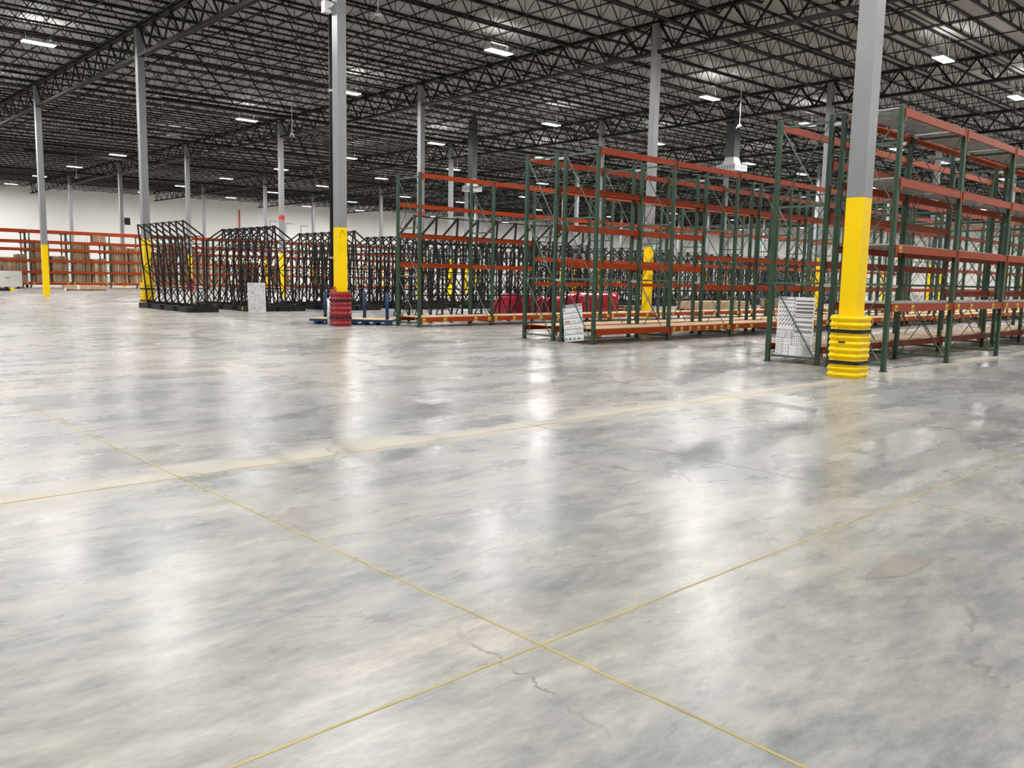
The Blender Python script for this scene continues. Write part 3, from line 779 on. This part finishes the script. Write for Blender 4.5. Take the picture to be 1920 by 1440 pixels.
for k, wd_ in enumerate((.75, 1.1, 1.25)):
    b_.box(x, x+wd_-.03, 0, .9, .10, .42-.04*(k == 2)); x += wd_
obj('packs', b_.mesh('packs', M['cardlight']), wb)
obj('skid', MB().box(.2, 2.9, .05, .2, 0, .1).box(.2, 2.9, .7, .85, 0, .1).mesh('skid', M['dust']), wb)
obj('strap', MB().box(.73, .93, -.006, .906, .09, .428).mesh('strap', M['white']), wb)
obj('wrap_tail', MB().bar((3.05,.1,.12), (3.45,.0,.01), .12, .02).bar((.05,.1,.3), (-.15,0,.01), .1, .02).mesh('wrap_tail', M['white']), wb)

# ------------------------------------------------------------------ roof-hung units
def diffuser(label, x, y, z, k=1.0):
    t = thing('air_diffuser', label, 'air unit', (x, y, z), group='roof-hung air units')
    obj('duct', MB().box(-.34*k, .34*k, -.34*k, .34*k, .9, DECK+rise(x)-z-.02).mesh('duct', M['ductgrey']), t)
    obj('throat', MB().loft([[(-.45*k,-.45*k,.4),(.45*k,-.45*k,.4),(.45*k,.45*k,.4),(-.45*k,.45*k,.4)], [(-.30*k,-.30*k,.95),(.30*k,-.30*k,.95),(.30*k,.30*k,.95),(-.30*k,.30*k,.95)]]).mesh('throat', M['white']), t)
    obj('head', MB().box(-.72*k, .72*k, -.72*k, .72*k, 0, .4).mesh('head', M['offwhite']), t)
    gr = MB()
    for s in range(6): gr.box(-.727*k, -.72*k, (-.64+s*.22)*k, (-.48+s*.22)*k, .08, .32); gr.box((-.64+s*.22)*k, (-.48+s*.22)*k, -.727*k, -.72*k, .08, .32)
    obj('grille', gr.mesh('grille', M['inkgrey']), t)
diffuser('white square air diffuser on a grey duct above the middle rack', 50.2, 32.5, 9.0)
diffuser('smaller air diffuser on a duct above the left rack, further off', 40.2, 47.6, 7.75, .7)
def pendant(x, y, z, label):
    t = thing('pendant_unit', label, 'device', (x, y, z), group='white pendant units')
    obj('rod', MB().tube((0,0,.1), (0,0,DECK+rise(x)-z), .018, 6).mesh('rod', M['white']), t)
    obj('head', MB().loft([[(math.cos(a)*.16, math.sin(a)*.16, 0) for a in [k*math.pi/5 for k in range(10)]], [(math.cos(a)*.05, math.sin(a)*.05, .12) for a in [k*math.pi/5 for k in range(10)]]]).mesh('head', M['white']), t)
    ft = MB()
    for k in range(4): a = k*math.pi/2+.3; ft.bar((math.cos(a)*.1, math.sin(a)*.1, .02), (math.cos(a)*.18, math.sin(a)*.18, -.1), .02)
    obj('antenna', ft.mesh('antenna', M['white']), t)
pendant(26.4, 48.5, 10.1, 'white pendant device on a thin rod left of the red-guarded column')
pendant(41.5, 26.5, 10.1, 'white pendant device on a thin rod above the middle rack')
pendant(24.9, 86.5, 10.1, 'white pendant device on a rod under the far left lamp')
pendant(17.2, 25.5, 10.5, 'white pendant device near the top, right of the red-guarded column')

# ------------------------------------------------------------------ far wall fittings
for y, q in ((118.0, 'leftmost'), (105.3, 'middle'), (92.2, 'rightmost')):
    t = thing('wall_sign', q+' of three pale green lit signs on the far right wall', 'sign', (X1+.02, y, 8.9), group='pale green signs')
    obj('face', MB().box(-.09, -.06, -.95, .95, 0, 1.0).mesh('face', M['teal']), t); obj('case', MB().box(-.06, 0, -1, 1, -.05, 1.05).mesh('case', M['white']), t)
for k, x in enumerate((62.5, 65.2, 67.8)):
    t = thing('conduit', ('leftmost', 'middle', 'rightmost')[k]+' of three thin grey conduit pipes on the far white wall', 'pipe', (x, Y1, 0), group='wall conduits')
    obj('pipe', MB().tube((0,-.08,1), (0,-.08,9.6-.2*k), .06, 8).tube((0,-.08,9.6-.2*k), (1.2,-.08,9.6-.2*k), .06, 8).mesh('pipe', M['zinc']), t)
t = thing('fire_riser', 'thin red fire pipe on the far white wall', 'pipe', (57.5, Y1, 0)); obj('pipe', MB().tube((0,-.2,0), (0,-.2,11), .09, 8).mesh('pipe', M['signred']), t)
obj('valve', MB().tube((-.2,-.2,1.4), (.2,-.2,1.4), .14, 8).mesh('valve', M['signred']), t)
t = thing('roof_ladder', 'white rung ladder standing far back, seen through the green racks', 'ladder', (70.0, 41.3, 0))
for s in (-.3, .3): obj('rail', MB().box(-.03, .03, s-.03, s+.03, 0, 6.1).mesh('rail', M['white']), t)
for k in range(19): obj('rung', MB().bar((0,-.3,.3+k*.31), (0,.3,.3+k*.31), .035).mesh('rung', M['white']), t)

# blue stacking frames glimpsed beyond the racks
for x, y, lb_ in ((56.5, 26.2, 'blue steel stacking frame far behind the nearest rack'), (52.5, 30.0, 'blue steel stacking frame far behind the middle rack')):
    t = thing('stacking_frame', lb_, 'frame', (x, y, 0), group='blue stacking frames')
    pf = MB().box(-.05, .05, -.05, .05, 0, 2.1).mesh('post', M['blue'])
    for sx in (0, 1.8):
        for sy in (0, 1.1): obj('post', pf, t, (sx, sy, 0))
    for z in (.25, 1.1, 2.0):
        obj('shelf', MB().box(-.04, 1.84, -.04, 1.14, z, z+.07).mesh('shelf', M['blue']), t)
